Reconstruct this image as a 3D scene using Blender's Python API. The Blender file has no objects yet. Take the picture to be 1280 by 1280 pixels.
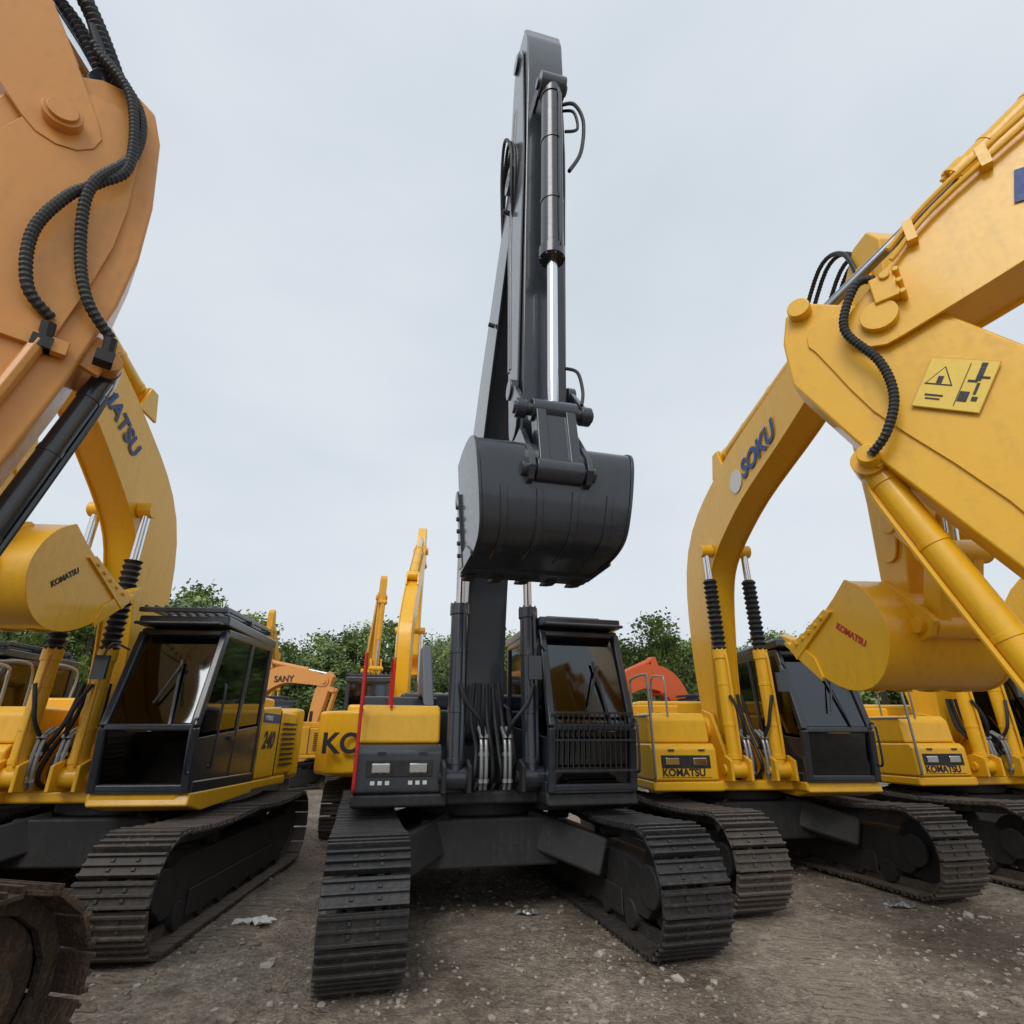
import bpy, math, random, bmesh
import numpy as np
from mathutils import Vector, Matrix, noise
random.seed(7); np.random.seed(7)
rad=math.radians
scene=bpy.context.scene
COL=scene.collection

# ------------------------------------------------------------------ materials
def newmat(name):
    m=bpy.data.materials.new(name); m.use_nodes=True
    nt=m.node_tree; b=nt.nodes["Principled BSDF"]
    return m,nt,b
def N(nt,t,**kw):
    n=nt.nodes.new(t)
    for k,v in kw.items(): setattr(n,k,v)
    return n
def paint(name,col,rough=0.4,dirt=(0.16,0.13,0.10),dirt_amt=0.35,dust=0.25,metal=0.0,scale=3.0,bump=0.05,var=0.12,coat=0.0,low=0.0):
    m,nt,b=newmat(name); L=nt.links.new
    tc=N(nt,'ShaderNodeTexCoord')
    n1=N(nt,'ShaderNodeTexNoise'); n1.inputs['Scale'].default_value=scale; n1.inputs['Detail'].default_value=8; n1.inputs['Roughness'].default_value=.65
    L(tc.outputs['Object'],n1.inputs['Vector'])
    n2=N(nt,'ShaderNodeTexNoise'); n2.inputs['Scale'].default_value=scale*9; n2.inputs['Detail'].default_value=6
    L(tc.outputs['Object'],n2.inputs['Vector'])
    # vertical run-off streaks
    mp=N(nt,'ShaderNodeMapping'); mp.inputs['Scale'].default_value=(9,9,.7); L(tc.outputs['Object'],mp.inputs[0])
    n3=N(nt,'ShaderNodeTexNoise'); n3.inputs['Scale'].default_value=scale*.8; n3.inputs['Detail'].default_value=5; L(mp.outputs[0],n3.inputs['Vector'])
    hs=N(nt,'ShaderNodeMix',data_type='RGBA'); 
    hs.inputs[6].default_value=(*[c*(1-var) for c in col],1); hs.inputs[7].default_value=(*[min(1,c*(1+var)) for c in col],1)
    L(n1.outputs['Fac'],hs.inputs[0])
    r=N(nt,'ShaderNodeMapRange'); r.inputs[1].default_value=.52; r.inputs[2].default_value=.74; r.inputs[3].default_value=0; r.inputs[4].default_value=dirt_amt
    mul=N(nt,'ShaderNodeMath',operation='MULTIPLY_ADD'); mul.inputs[1].default_value=.3; 
    L(n2.outputs['Fac'],mul.inputs[0])
    half=N(nt,'ShaderNodeMath',operation='MULTIPLY'); half.inputs[1].default_value=.4; L(n1.outputs['Fac'],half.inputs[0])
    st=N(nt,'ShaderNodeMath',operation='MULTIPLY_ADD'); st.inputs[1].default_value=.35; L(n3.outputs['Fac'],st.inputs[0]); L(half.outputs[0],st.inputs[2])
    L(st.outputs[0],mul.inputs[2])
    L(mul.outputs[0],r.inputs[0])
    g=N(nt,'ShaderNodeNewGeometry'); sx=N(nt,'ShaderNodeSeparateXYZ'); L(g.outputs['Normal'],sx.inputs[0])
    up=N(nt,'ShaderNodeMapRange'); up.inputs[1].default_value=.3; up.inputs[2].default_value=1; up.inputs[4].default_value=dust
    L(sx.outputs['Z'],up.inputs[0])
    add=N(nt,'ShaderNodeMath',operation='ADD'); add.use_clamp=True; L(r.outputs[0],add.inputs[0]); L(up.outputs[0],add.inputs[1])
    fac=add.outputs[0]
    if low>0:  # mud splash near the ground
        sp=N(nt,'ShaderNodeSeparateXYZ'); L(g.outputs['Position'],sp.inputs[0])
        lw=N(nt,'ShaderNodeMapRange'); lw.inputs[1].default_value=.75; lw.inputs[2].default_value=0; lw.inputs[3].default_value=0; lw.inputs[4].default_value=low; L(sp.outputs['Z'],lw.inputs[0])
        ml=N(nt,'ShaderNodeMath',operation='MULTIPLY'); L(lw.outputs[0],ml.inputs[0]); L(n2.outputs['Fac'],ml.inputs[1])
        a2=N(nt,'ShaderNodeMath',operation='ADD'); a2.use_clamp=True; L(fac,a2.inputs[0]); L(ml.outputs[0],a2.inputs[1]); fac=a2.outputs[0]
    mx=N(nt,'ShaderNodeMix',data_type='RGBA'); L(fac,mx.inputs[0]); L(hs.outputs[2],mx.inputs[6]); mx.inputs[7].default_value=(*dirt,1)
    L(mx.outputs[2],b.inputs['Base Color'])
    rr=N(nt,'ShaderNodeMapRange'); rr.inputs[3].default_value=rough*.75; rr.inputs[4].default_value=min(1,rough*1.3+.1); L(n2.outputs['Fac'],rr.inputs[0])
    L(rr.outputs[0],b.inputs['Roughness'])
    b.inputs['Metallic'].default_value=metal
    b.inputs['Coat Weight'].default_value=coat; b.inputs['Coat Roughness'].default_value=.1
    bp=N(nt,'ShaderNodeBump'); bp.inputs['Strength'].default_value=bump; bp.inputs['Distance'].default_value=.02
    L(n2.outputs['Fac'],bp.inputs['Height']); L(bp.outputs[0],b.inputs['Normal'])
    return m
YEL=paint('yellow_paint',(0.87,0.47,0.012),.36,dirt=(0.42,0.24,0.05),dirt_amt=.42,dust=.08,coat=.35,var=.06,scale=2.2)
YEL2=paint('yellow_paint_worn',(0.82,0.41,0.022),.45,dirt=(0.3,0.19,0.08),dirt_amt=.7,dust=.2)
TAN=paint('orange_paint_faded',(0.68,0.295,0.06),.40,dirt=(0.38,0.18,0.07),dirt_amt=.5,dust=.12,coat=.3,scale=2.2)
RED=paint('red_orange_paint',(0.66,0.10,0.015),.4,dirt_amt=.3)
REDR=paint('red_rail_paint',(0.62,0.02,0.015),.35,dirt_amt=.1,dust=.05)
BLK=paint('black_paint',(0.024,0.031,0.042),.27,dirt=(0.08,0.08,0.08),dirt_amt=.3,dust=.12,coat=.6,var=.2)
BLK2=paint('black_matte',(0.018,0.019,0.021),.55,dirt=(0.10,0.085,0.07),dirt_amt=.4,dust=.22,low=.5)
TRK=paint('track_steel_black',(0.022,0.024,0.027),.38,dirt=(0.12,0.098,0.08),dirt_amt=.45,dust=.12,bump=.2,low=.5)
TRK2=paint('track_steel_dusty',(0.05,0.046,0.042),.55,dirt=(0.19,0.15,0.12),dirt_amt=.6,dust=.35,bump=.3,low=1.0)
TRK3=paint('track_steel_muddy',(0.06,0.04,0.027),.75,dirt=(0.21,0.13,0.075),dirt_amt=1.0,dust=.4,bump=.9,scale=5)
RUB=paint('rubber_hose',(0.016,0.018,0.021),.45,dirt=(0.08,0.07,0.06),dirt_amt=.2,dust=.1)
GREY=paint('grey_metal',(0.33,0.34,0.35),.35,metal=.6,dirt_amt=.3)
WHT=paint('white_decal',(0.75,0.75,0.74),.5,dirt_amt=.15,dust=0,bump=0)
BLU=paint('blue_decal',(0.035,0.075,0.25),.5,dirt_amt=.1,dust=0,bump=0)
DKB=paint('dark_decal',(0.02,0.02,0.03),.5,dirt_amt=.1,dust=0,bump=0)
REDD=paint('red_decal',(0.5,0.03,0.03),.5,dirt_amt=.1,dust=0,bump=0)
YD=paint('yellow_decal',(0.88,0.62,0.10),.5,dirt_amt=.1,dust=0,bump=0)
BARK=paint('bark',(0.09,0.065,0.045),.9,bump=.5)
SOIL=paint('soil',(0.24,0.20,0.155),.95,bump=.8,dirt=(.14,.11,.085),dirt_amt=.8,scale=6,dust=0)
def chrome(name,c,r):
    m,nt,b=newmat(name); b.inputs['Base Color'].default_value=(*c,1); b.inputs['Metallic'].default_value=1; b.inputs['Roughness'].default_value=r; return m
CHR=chrome('chrome_rod',(.75,.77,.8),.16); LMP=chrome('lamp_lens',(.6,.62,.62),.12)
def glass():
    m,nt,b=newmat('cab_glass'); L=nt.links.new
    out=nt.nodes['Material Output']
    tr=N(nt,'ShaderNodeBsdfTransparent'); tr.inputs[0].default_value=(.13,.16,.155,1)
    gl=N(nt,'ShaderNodeBsdfGlossy'); gl.inputs['Roughness'].default_value=.05; gl.inputs[0].default_value=(.85,.9,.95,1)
    fr=N(nt,'ShaderNodeFresnel'); fr.inputs[0].default_value=1.5
    a=N(nt,'ShaderNodeMath',operation='ADD'); a.inputs[1].default_value=.06; L(fr.outputs[0],a.inputs[0])
    mx=N(nt,'ShaderNodeMixShader'); L(a.outputs[0],mx.inputs[0]); L(tr.outputs[0],mx.inputs[1]); L(gl.outputs[0],mx.inputs[2]); L(mx.outputs[0],out.inputs[0])
    return m
GLS=glass()

# ------------------------------------------------------------------ mesh builder
def P(s,u,z): return Vector((s,-u,z))
class MB:
    def __init__(self): self.v=[]; self.f=[]
    def add(self,vs,fs):
        o=len(self.v); self.v+= [tuple(x) for x in vs]; self.f+=[tuple(i+o for i in f) for f in fs]
    def frame(self,c,ax,ay,az):
        c=Vector(c); vs=[]
        for k in (-1,1):
            for j in (-1,1):
                for i in (-1,1): vs.append(c+ax*i+ay*j+az*k)
        self.add(vs,[(0,2,3,1),(4,5,7,6),(0,1,5,4),(2,6,7,3),(0,4,6,2),(1,3,7,5)])
        return self
    def box(self,s0,s1,u0,u1,z0,z1):
        c=P((s0+s1)/2,(u0+u1)/2,(z0+z1)/2)
        return self.frame(c,Vector((abs(s1-s0)/2,0,0)),Vector((0,abs(u1-u0)/2,0)),Vector((0,0,abs(z1-z0)/2)))
    def ext(self,vs):
        n=len(vs)//2
        self.add(vs,[tuple(range(n)),tuple(range(2*n-1,n-1,-1))]+[(i,(i+1)%n,n+(i+1)%n,n+i) for i in range(n)]); return self
    def prism(self,pts,s0,s1): return self.ext([P(s0,u,z) for u,z in pts]+[P(s1,u,z) for u,z in pts])
    def plan(self,pts,z0,z1): return self.ext([P(s,u,z0) for s,u in pts]+[P(s,u,z1) for s,u in pts])
    def beam(self,p0,p1,w,h,ref=Vector((1,0,0))):
        p0=Vector(p0);p1=Vector(p1); d=(p1-p0); L=d.length; d.normalize()
        a=ref-d*ref.dot(d)
        if a.length<1e-3: a=Vector((0,0,1))-d*d.z
        a.normalize(); b=d.cross(a)
        return self.frame((p0+p1)/2,a*(w/2),b*(h/2),d*(L/2))
    def cyl(self,p0,p1,r0,r1=None,n=20):
        if r1 is None:r1=r0
        p0=Vector(p0);p1=Vector(p1);d=(p1-p0).normalized()
        a=d.orthogonal().normalized(); b=d.cross(a); vs=[]
        for p,r in((p0,r0),(p1,r1)):
            for i in range(n):
                t=2*math.pi*i/n; vs.append(p+a*math.cos(t)*r+b*math.sin(t)*r)
        return self.ext(vs)
    def tube(self,pts,r,n=8,sub=6,corr=0.0,pitch=.03):
        pts=[Vector(p) for p in pts]
        if len(pts)>2:
            q=[pts[0]]+pts+[pts[-1]]; out=[]
            for i in range(1,len(q)-2):
                p0,p1,p2,p3=q[i-1],q[i],q[i+1],q[i+2]
                for k in range(sub):
                    t=k/sub; out.append(.5*((2*p1)+(p2-p0)*t+(2*p0-5*p1+4*p2-p3)*t*t+(3*p1-p0-3*p2+p3)*t**3))
            out.append(pts[-1])
        else: out=pts
        if corr>0:
            ds=[0]
            for i in range(1,len(out)): ds.append(ds[-1]+(out[i]-out[i-1]).length)
            M=max(4,int(ds[-1]/(pitch/2))); res=[]; j=0
            for k in range(M+1):
                D=ds[-1]*k/M
                while j<len(ds)-2 and ds[j+1]<D: j+=1
                t=(D-ds[j])/max(1e-6,ds[j+1]-ds[j]); res.append(out[j].lerp(out[j+1],min(1,t)))
            out=res
        a=None; vs=[]; M=len(out)
        for i,p in enumerate(out):
            d=(out[min(i+1,M-1)]-out[max(i-1,0)]).normalized()
            if a is None: a=d.orthogonal().normalized()
            a=(a-d*a.dot(d)).normalized(); b=d.cross(a)
            rr=r*(1+(corr if i%2 else -corr))
            vs+=[p+a*math.cos(2*math.pi*k/n)*rr+b*math.sin(2*math.pi*k/n)*rr for k in range(n)]
        fs=[(i*n+k,i*n+(k+1)%n,(i+1)*n+(k+1)%n,(i+1)*n+k) for i in range(M-1) for k in range(n)]
        fs.append(tuple(range(n))); fs.append(tuple((M-1)*n+k for k in range(n-1,-1,-1)))
        self.add(vs,fs); return self
    def obj(self,name,parent,mat,bevel=0.0,seg=2,ang=32):
        me=bpy.data.meshes.new(name); me.from_pydata(self.v,[],self.f); me.validate()
        bm=bmesh.new(); bm.from_mesh(me); bmesh.ops.recalc_face_normals(bm,faces=bm.faces)
        for f in bm.faces: f.smooth=True
        bm.to_mesh(me); bm.free()
        me.set_sharp_from_angle(angle=rad(ang))
        me.materials.append(mat)
        o=bpy.data.objects.new(name,me); COL.objects.link(o)
        if parent: o.parent=parent
        if bevel>0:
            m=o.modifiers.new('b','BEVEL'); m.width=bevel; m.segments=seg; m.limit_method='ANGLE'; m.angle_limit=rad(ang); m.harden_normals=True
        return o
def empty(name,loc=(0,0,0),yaw=0,parent=None):
    o=bpy.data.objects.new(name,None); COL.objects.link(o); o.location=loc; o.rotation_euler=(0,0,rad(yaw)); o.empty_display_size=.3
    if parent:o.parent=parent
    return o
def text(name,parent,s,origin,xd,yd,size,mat,bold=.02,shear=0):
    c=bpy.data.curves.new(name,'FONT'); c.body=s; c.size=size; c.extrude=.002; c.offset=bold*size; c.shear=shear; c.materials.append(mat); c.resolution_u=4
    o=bpy.data.objects.new(name,c); COL.objects.link(o); o.parent=parent
    x=Vector(xd).normalized(); y=Vector(yd); y=(y-x*y.dot(x)).normalized(); z=x.cross(y)
    M=Matrix((x,y,z)).transposed().to_4x4(); M.translation=Vector(origin); o.matrix_local=M
    return o
def cr(pts,sub=5):
    q=[pts[0]]+list(pts)+[pts[-1]]; out=[]
    for i in range(1,len(q)-2):
        p0,p1,p2,p3=[np.array(x,float) for x in q[i-1:i+3]]
        for k in range(sub):
            t=k/sub; out.append(.5*((2*p1)+(p2-p0)*t+(2*p0-5*p1+4*p2-p3)*t*t+(3*p1-p0-3*p2+p3)*t**3))
    out.append(np.array(pts[-1],float)); return out
def ribbon(pts,extra=0,sub=5):
    c=cr(pts,sub); n=len(c); Lf=[];Rt=[]
    for i in range(n):
        d=c[min(i+1,n-1)][:2]-c[max(i-1,0)][:2]; d/=np.linalg.norm(d); nn=np.array([-d[1],d[0]]); h=c[i][2]+extra
        Lf.append(c[i][:2]+nn*h); Rt.append(c[i][:2]-nn*h)
    out=list(Lf)
    for a,b,seq in((c[-1],c[-2],Rt[::-1]),(c[0],c[1],[])):
        d=a[:2]-b[:2]; a0=math.atan2(d[1],d[0])
        for k in range(1,6):
            t=a0+math.pi/2-math.pi*k/6; out.append(a[:2]+(a[2]+extra)*np.array([math.cos(t),math.sin(t)]))
        out+=seq
    return [(float(x[0]),float(x[1])) for x in out]

# ------------------------------------------------------------------ excavator parts
def track(par,s,w,Lc,H,mat,frame_mat,label,fine=True):
    R=H/2-.05; per=2*Lc+2*math.pi*R; n=int(round(per/.19)); pitch=per/n
    mb=MB()
    def pos(d):
        d%=per
        if d<Lc: return (-Lc/2+d,.05),(1,0)
        d-=Lc
        if d<math.pi*R:
            a=-math.pi/2+d/R; return (Lc/2+R*math.cos(a),.05+R+R*math.sin(a)),(-math.sin(a),math.cos(a))
        d-=math.pi*R
        if d<Lc:
            x=d/Lc; sag=.035*abs(math.sin(x*math.pi*2)); ds=.035*math.pi*2*math.cos(x*math.pi*2)/Lc*(1 if math.sin(x*math.pi*2)>0 else -1)
            t=Vector((-1,-ds,0)).normalized(); return (Lc/2-d,.05+2*R-sag),(t.x,t.y)
        d-=Lc; a=math.pi/2+d/R; return (-Lc/2+R*math.cos(a),.05+R+R*math.sin(a)),(-math.sin(a),math.cos(a))
    for i in range(n):
        (u,z),(tu,tz)=pos((i+.5)*pitch)
        jr=random.uniform(-.012,.012)
        et=Vector((0,-tu,tz)); en=Vector((0,-tz,-tu))
        et=(et+en*jr*2).normalized(); en=(en-et*en.dot(et)).normalized()
        es=Vector((1,0,0)); c=P(s+random.uniform(-.004,.004),u,z)
        mb.frame(c+en*.012,es*(w/2),et*(pitch*.47),en*.012)
        for k,hh in((-.42,.034),(-.02,.028),(.36,.028)):
            mb.frame(c+en*(.022+hh/2)+et*(k*pitch),es*(w/2-.003),et*.011,en*(hh/2))
        for q in(-.15,.15):
            mb.frame(c-en*.045+es*q*.6,es*.025,et*(pitch*.5),en*.045)
            if fine:
                for k in (-.2,.17): mb.frame(c+en*.03+es*q*.62+et*k*pitch,es*.014,et*.014,en*.009)
    mb.obj(label+'_shoes',par,mat,0.004 if fine else 0,1)
    fr=MB()
    fr.prism([(-Lc/2+.1,.2),(Lc/2-.15,.2),(Lc/2+.05,.36),(Lc/2+.05,.52),(Lc/2-.4,.62),(-Lc/2+.4,.64),(-Lc/2,.5)],s-.15,s+.15)
    for sg in(-1,1):
        fr.cyl(P(s+sg*.14,Lc/2,H/2),P(s+sg*.19,Lc/2,H/2),.16)
        fr.box(s+sg*.16-.012,s+sg*.16+.012,-Lc/2+.5,Lc/2-.6,.12,.34)
    fr.obj(label+'_frame',par,frame_mat,.012)
    w2=MB()
    w2.cyl(P(s-.06,Lc/2,H/2),P(s+.06,Lc/2,H/2),R-.09,n=32).cyl(P(s-.11,-Lc/2,H/2),P(s+.11,-Lc/2,H/2),R-.14,n=28)
    for k in range(18):
        a=2*math.pi*k/18; c=P(s,-Lc/2+math.cos(a)*(R-.1),H/2+math.sin(a)*(R-.1)); w2.box(s-.04,s+.04,-c.y-.03,-c.y+.03,c.z-.03,c.z+.03)
    for k in range(7):
        u=-Lc/2+.45+(Lc-.9)*k/6
        w2.cyl(P(s-.17,u,.18),P(s-.08,u,.18),.11).cyl(P(s+.08,u,.18),P(s+.17,u,.18),.11).cyl(P(s-.08,u,.18),P(s+.08,u,.18),.08)
    for u in(-Lc*.2,Lc*.2): w2.cyl(P(s-.12,u,.05+2*R-.15),P(s+.12,u,.05+2*R-.15),.08)
    w2.obj(label+'_wheels',par,frame_mat)

def undercarriage(root,yaw,g,w,Lc,H,mat,fm,off=(0,0,0),fine=True):
    uc=empty('undercarriage',off,yaw,root)
    for sg,l in((-1,'track_a'),(1,'track_b')): track(uc,sg*g/2,w,Lc,H,mat,fm,l,fine)
    b=MB()
    b.box(-.72,.72,-.75,.75,.42,.86)
    for sx in(-1,1):
        for sy in(-1,1):
            b.beam(P(sx*.5,sy*.45,.72),P(sx*(g/2-.1),sy*1.05,.5),.42,.34,Vector((0,1,0)))
    b.cyl(P(0,0,.86),P(0,0,1.06),.68,n=40)
    b.obj('carbody',uc,fm,.03)

def cyl_pair(par,p0,p1,r,rod,mat,split,name,bellows=None,rodmat=CHR):
    p0=Vector(p0);p1=Vector(p1); m=p0.lerp(p1,split)
    d=(p1-p0).normalized()
    a=MB().cyl(p0,m,r,n=24).cyl(m-d*.09,m+d*.03,r*1.16,n=24).cyl(p0+d*.12,p0+d*.18,r*1.1,n=24)
    for x in (.35,.7): a.cyl(p0.lerp(m,x),p0.lerp(m,x)+d*.04,r*1.07,n=24)
    for k in range(8):
        q=d.orthogonal().normalized(); q=Matrix.Rotation(k*math.pi/4,3,d)@q; a.cyl(m+q*r*1.0,m+q*r*1.0+d*.05,.012,n=6)
    e=Vector((1,0,0)); a.cyl(p0-e*(r+.03),p0+e*(r+.03),r*1.15,n=24)
    a.obj(name+'_barrel',par,mat,.004,1)
    MB().cyl(m,p1,rod,n=20).obj(name+'_rod',par,rodmat)
    MB().cyl(p1-e*(r*.95),p1+e*(r*.95),rod*1.9,n=20).obj(name+'_eye',par,mat,.006,1)
    o=Vector((r*.4,-r*1.05,0)); MB().tube([p0.lerp(m,.1)+o*.7,p0.lerp(m,.16)+o*1.15,p0.lerp(m,.9)+o*1.15,p0.lerp(m,.97)+o*.8],.018).obj(name+'_pipe',par,mat)
    if bellows:
        q=m.lerp(p1,bellows); MB().tube([m+d*.02,q],rod*1.75,n=16,corr=.16,pitch=.07).obj(name+'_bellows',par,RUB)

BASE=[(-.2,.04),(.05,.14),(.35,.13),(.58,.0),(.72,-.26),(.70,-.54),(.52,-.80),(.22,-1.0),(-.12,-1.14),(-.50,-1.26)]
def bucket(par,piv,ang,w,mat,sc=1.0,off=0,name='bucket',txt=None,ear=(.52,.1),base=None,taper=0.0):
    base=base or BASE
    ca,sa=math.cos(rad(ang)),math.sin(rad(ang))
    def T(u,z):
        u*=sc;z*=sc; return (piv[0]+ca*u-sa*z, piv[1]+sa*u+ca*z)
    def tap(mb):
        if taper: mb.v=[(off+(x-off)*(1-taper*max(0,min(1.2,piv[1]-z))),y,z) for x,y,z in mb.v]
        return mb
    curve=cr([(a,b,0) for a,b in base],4); curve=[(c[0],c[1]) for c in curve]; n=len(curve)
    nrm=[]
    for i in range(n):
        p=curve[max(0,i-1)];q=curve[min(n-1,i+1)]; d=np.array([q[0]-p[0],q[1]-p[1]]);d/=np.linalg.norm(d); nrm.append((-d[1],d[0]))
    offc=lambda th:[(c[0]+m_[0]*th,c[1]+m_[1]*th) for c,m_ in zip(curve,nrm)]
    inner=offc(-.035); out=offc(.012)
    lx,lz=base[-1]; dx,dz=lx-base[-2][0],lz-base[-2][1]; l=math.hypot(dx,dz); dx/=l;dz/=l; nx,nz=-dz,dx
    if nz>0: nx,nz=-nx,-nz
    def F(a,b): return T(lx+dx*a+nx*b, lz+dz*a+nz*b)
    tx,tz=base[0]
    def S(f,b=0):
        x=tx+(lx-tx)*f; z=tz+(lz-tz)*f; return T(x+.06*math.sin(f*math.pi)+b,z)
    mb=MB(); h=w/2
    mb.prism([T(*p) for p in curve]+[T(*p) for p in inner[::-1]],off-h,off+h)
    sidep=[T(*p) for p in out]+[S(.8),S(.6),S(.4),S(.2)]
    mb.prism(sidep,off-h,off-h-.028); mb.prism(sidep,off+h,off+h+.028)
    tap(mb).obj(name+'_shell',par,mat,.005,1)
    b2=MB()
    b2.prism([F(-.22,.03),F(.08,.03),F(.12,.0),F(.08,-.03),F(-.22,-.03)],off-h-.03,off+h+.03)
    for sg in(-1,1):
        b2.prism([S(.98),S(.7),S(.35),S(.3,.1),S(.7,.14),S(.98,.22)],off+sg*(h+.035)-.018,off+sg*(h+.035)+.018)
        b2.prism([F(-.7,-.02),F(-.7,.03),F(-.05,.03),F(-.05,-.14),F(-.5,-.14)],off+sg*(h+.033)-.012,off+sg*(h+.033)+.012)
        for k in range(5): b2.cyl(P(off+sg*(h+.03),*S(.42+.11*k,.05)),P(off+sg*(h+.075),*S(.42+.11*k,.05)),.022,n=6)
    for s in(-.36,-.12,.12,.36):
        seg=curve[22:36]; seg2=offc(.018)[22:36]
        b2.prism([T(*p) for p in seg]+[T(*p) for p in seg2[::-1]],off+s*w-.03,off+s*w+.03)
    tap(b2).obj(name+'_lip',par,mat,.004,1)
    t=MB(); nt_=5
    for i in range(nt_):
        s=off-h+.07+(w-.14)*i/(nt_-1)
        t.prism([F(-.05,-.07),F(.1,-.06),F(.34,.0),F(.1,.055),F(-.05,.06)],s-.055,s+.055)
    tap(t).obj(name+'_teeth',par,BLK2 if mat is BLK else mat,.01,1)
    e=MB(); eu,ez=ear
    for s in(-.24,.24):
        e.prism([T(-.15,.0),T(-.1,.14),T(.12,.18),T(.42,.24),T(eu+.08,ez+.14),T(eu+.14,ez),T(eu+.08,ez-.13),T(eu-.12,ez-.18),T(.3,.0)],off+s-.025,off+s+.025)
    e.cyl(P(off-.31,*T(0,.02)),P(off+.31,*T(0,.02)),.075)
    e.cyl(P(off-.31,*T(eu,ez)),P(off+.31,*T(eu,ez)),.062)
    e.obj(name+'_ears',par,mat,.006,1)
    if txt:
        s=off-h-.031 if txt[1]<0 else off+h+.031
        A=P(s,*T(*txt[2]));B=P(s,*T(*txt[3])); nr=Vector((txt[1],0,0)); x=(B-A).normalized(); y=nr.cross(x)
        text('bucket_lettering',par,txt[0],A,x,y,txt[4],txt[5],.03)
    return T(eu,ez)

def linkage(up,k):
    off=k.get('boff',-.1); bm=k['boom_mat']; am=k.get('arm_mat',bm); bw=k.get('bw',.52); aw=k.get('aw',.38); bcs=k.get('bcs',.42)
    bp=k['boom']
    MB().prism(ribbon(bp),off-bw/2+.02,off+bw/2-.02).obj('boom_box',up,bm,.008,1)
    mb=MB()
    for sg in(-1,1): mb.prism(ribbon(bp,.028),off+sg*(bw/2-.018)-.012,off+sg*(bw/2-.018)+.012)
    tip=bp[-1]; foot=bp[0]; tr=min(.12,tip[2]*.6)
    mb.cyl(P(off-bw/2-.05,tip[0],tip[1]),P(off+bw/2+.05,tip[0],tip[1]),tr)
    mb.cyl(P(off-bw/2-.04,foot[0],foot[1]),P(off+bw/2+.04,foot[0],foot[1]),.15)
    mb.obj('boom_flanges',up,bm,.005,1)
    am_pts=k['arm']
    MB().prism(am_pts,off-aw/2+.015,off+aw/2-.015).obj('arm_box',up,am,.02,2)
    mb=MB(); cl=k.get('arm_cl')
    if cl:
        for sg in(-1,1): mb.prism(ribbon(cl,-.10,3),off+sg*(aw/2)-.016,off+sg*(aw/2)+.004)
        mb.obj('arm_side_plates',up,am,.005,1)
    c0,c1=k['bcyl']
    for sg,l in((-1,'boom_cylinder_a'),(1,'boom_cylinder_b')):
        cyl_pair(up,P(off+sg*bcs,*c0),P(off+sg*bcs,*c1),k.get('br',.085),.05,k.get('cyl_mat',bm),k.get('bsplit',.55),l,k.get('bellows'))
    MB().cyl(P(off-bcs-.08,*c1),P(off+bcs+.08,*c1),.07).obj('boom_cylinder_pin',up,bm,.005,1)
    a0,a1=k['acyl']
    cyl_pair(up,P(off,*a0),P(off,*a1),.1,k.get('arod',.055),k.get('acyl_mat',bm),k.get('asplit',.62),'arm_cylinder',rodmat=k.get('arodmat',CHR))
    e=MB()
    for sg in(-1,1):
        e.prism([(a0[0]-.18,a0[1]-.28),(a0[0]+.2,a0[1]-.28),(a0[0]+.07,a0[1]+.08),(a0[0]-.07,a0[1]+.08)],off+sg*.15-.02,off+sg*.15+.02)
    e.obj('arm_cylinder_bracket',up,bm,.006,1)
    ear=bucket(up,k['pin'],k.get('bang',0),k.get('bucket_w',1.25),k.get('bucket_mat',am),k.get('bsc',1.0),off,txt=k.get('btxt'),ear=k.get('ear',(.52,.1)),base=k.get('bbase'),taper=k.get('taper',0))
    L1=k['L1']; A1=k['A1']
    l=MB()
    for sg in(-1,1):
        l.beam(P(off+sg*(aw/2+.045),*A1),P(off+sg*(aw/2+.045),*L1),.05,.15)
        l.cyl(P(off+sg*(aw/2+.01),*A1),P(off+sg*(aw/2+.09),*A1),.10)
        l.cyl(P(off+sg*(aw/2+.01),*L1),P(off+sg*(aw/2+.11),*L1),.085)
        l.beam(P(off+sg*.13,*L1),P(off+sg*.13,*ear),.09,.17)
    l.cyl(P(off-aw/2-.13,*L1),P(off+aw/2+.13,*L1),.055)
    l.beam(P(off,L1[0]*.88+ear[0]*.12,L1[1]*.88+ear[1]*.12),P(off,L1[0]*.12+ear[0]*.88,L1[1]*.12+ear[1]*.88),.24,.11)
    l.cyl(P(off-.2,*L1),P(off+.2,*L1),.10); l.cyl(P(off-.2,*ear),P(off+.2,*ear),.10)
    l.obj('bucket_link',up,am,.012)
    k0=k['kcyl']
    cyl_pair(up,P(off,*k0),P(off,*L1),k.get('kr',.085),k.get('krod',.05),k.get('kcyl_mat',am),k.get('ksplit',.56),'bucket_cylinder')
    e=MB(); kd=k.get('kdir',(-1,0))
    for sg in(-1,1):
        e.beam(P(off+sg*.13,*k0),P(off+sg*.13,k0[0]+kd[0]*.32,k0[1]+kd[1]*.32),.035,.2)
    e.cyl(P(off-.17,*k0),P(off+.17,*k0),.055)
    e.obj('bucket_cylinder_bracket',up,am,.006,1)
    if k.get('pipes',True):
        m=MB()
        for s in(-.12,-.04,.04,.12):
            c=cr(bp,4); pts=[]
            for i in range(2,len(c)-2,2):
                d=c[i+1][:2]-c[i-1][:2]; d/=np.linalg.norm(d); nn=np.array([-d[1],d[0]]); q=c[i][:2]+nn*(c[i][2]+.06)
                pts.append(P(off+s,q[0],q[1]))
            m.tube(pts,.016,n=6,sub=3)
        m.obj('boom_pipes',up,bm)
    hx=k.get('hose',((-.7,.25),(-.1,.75),(.25,.6),(.35,.1)))
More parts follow.
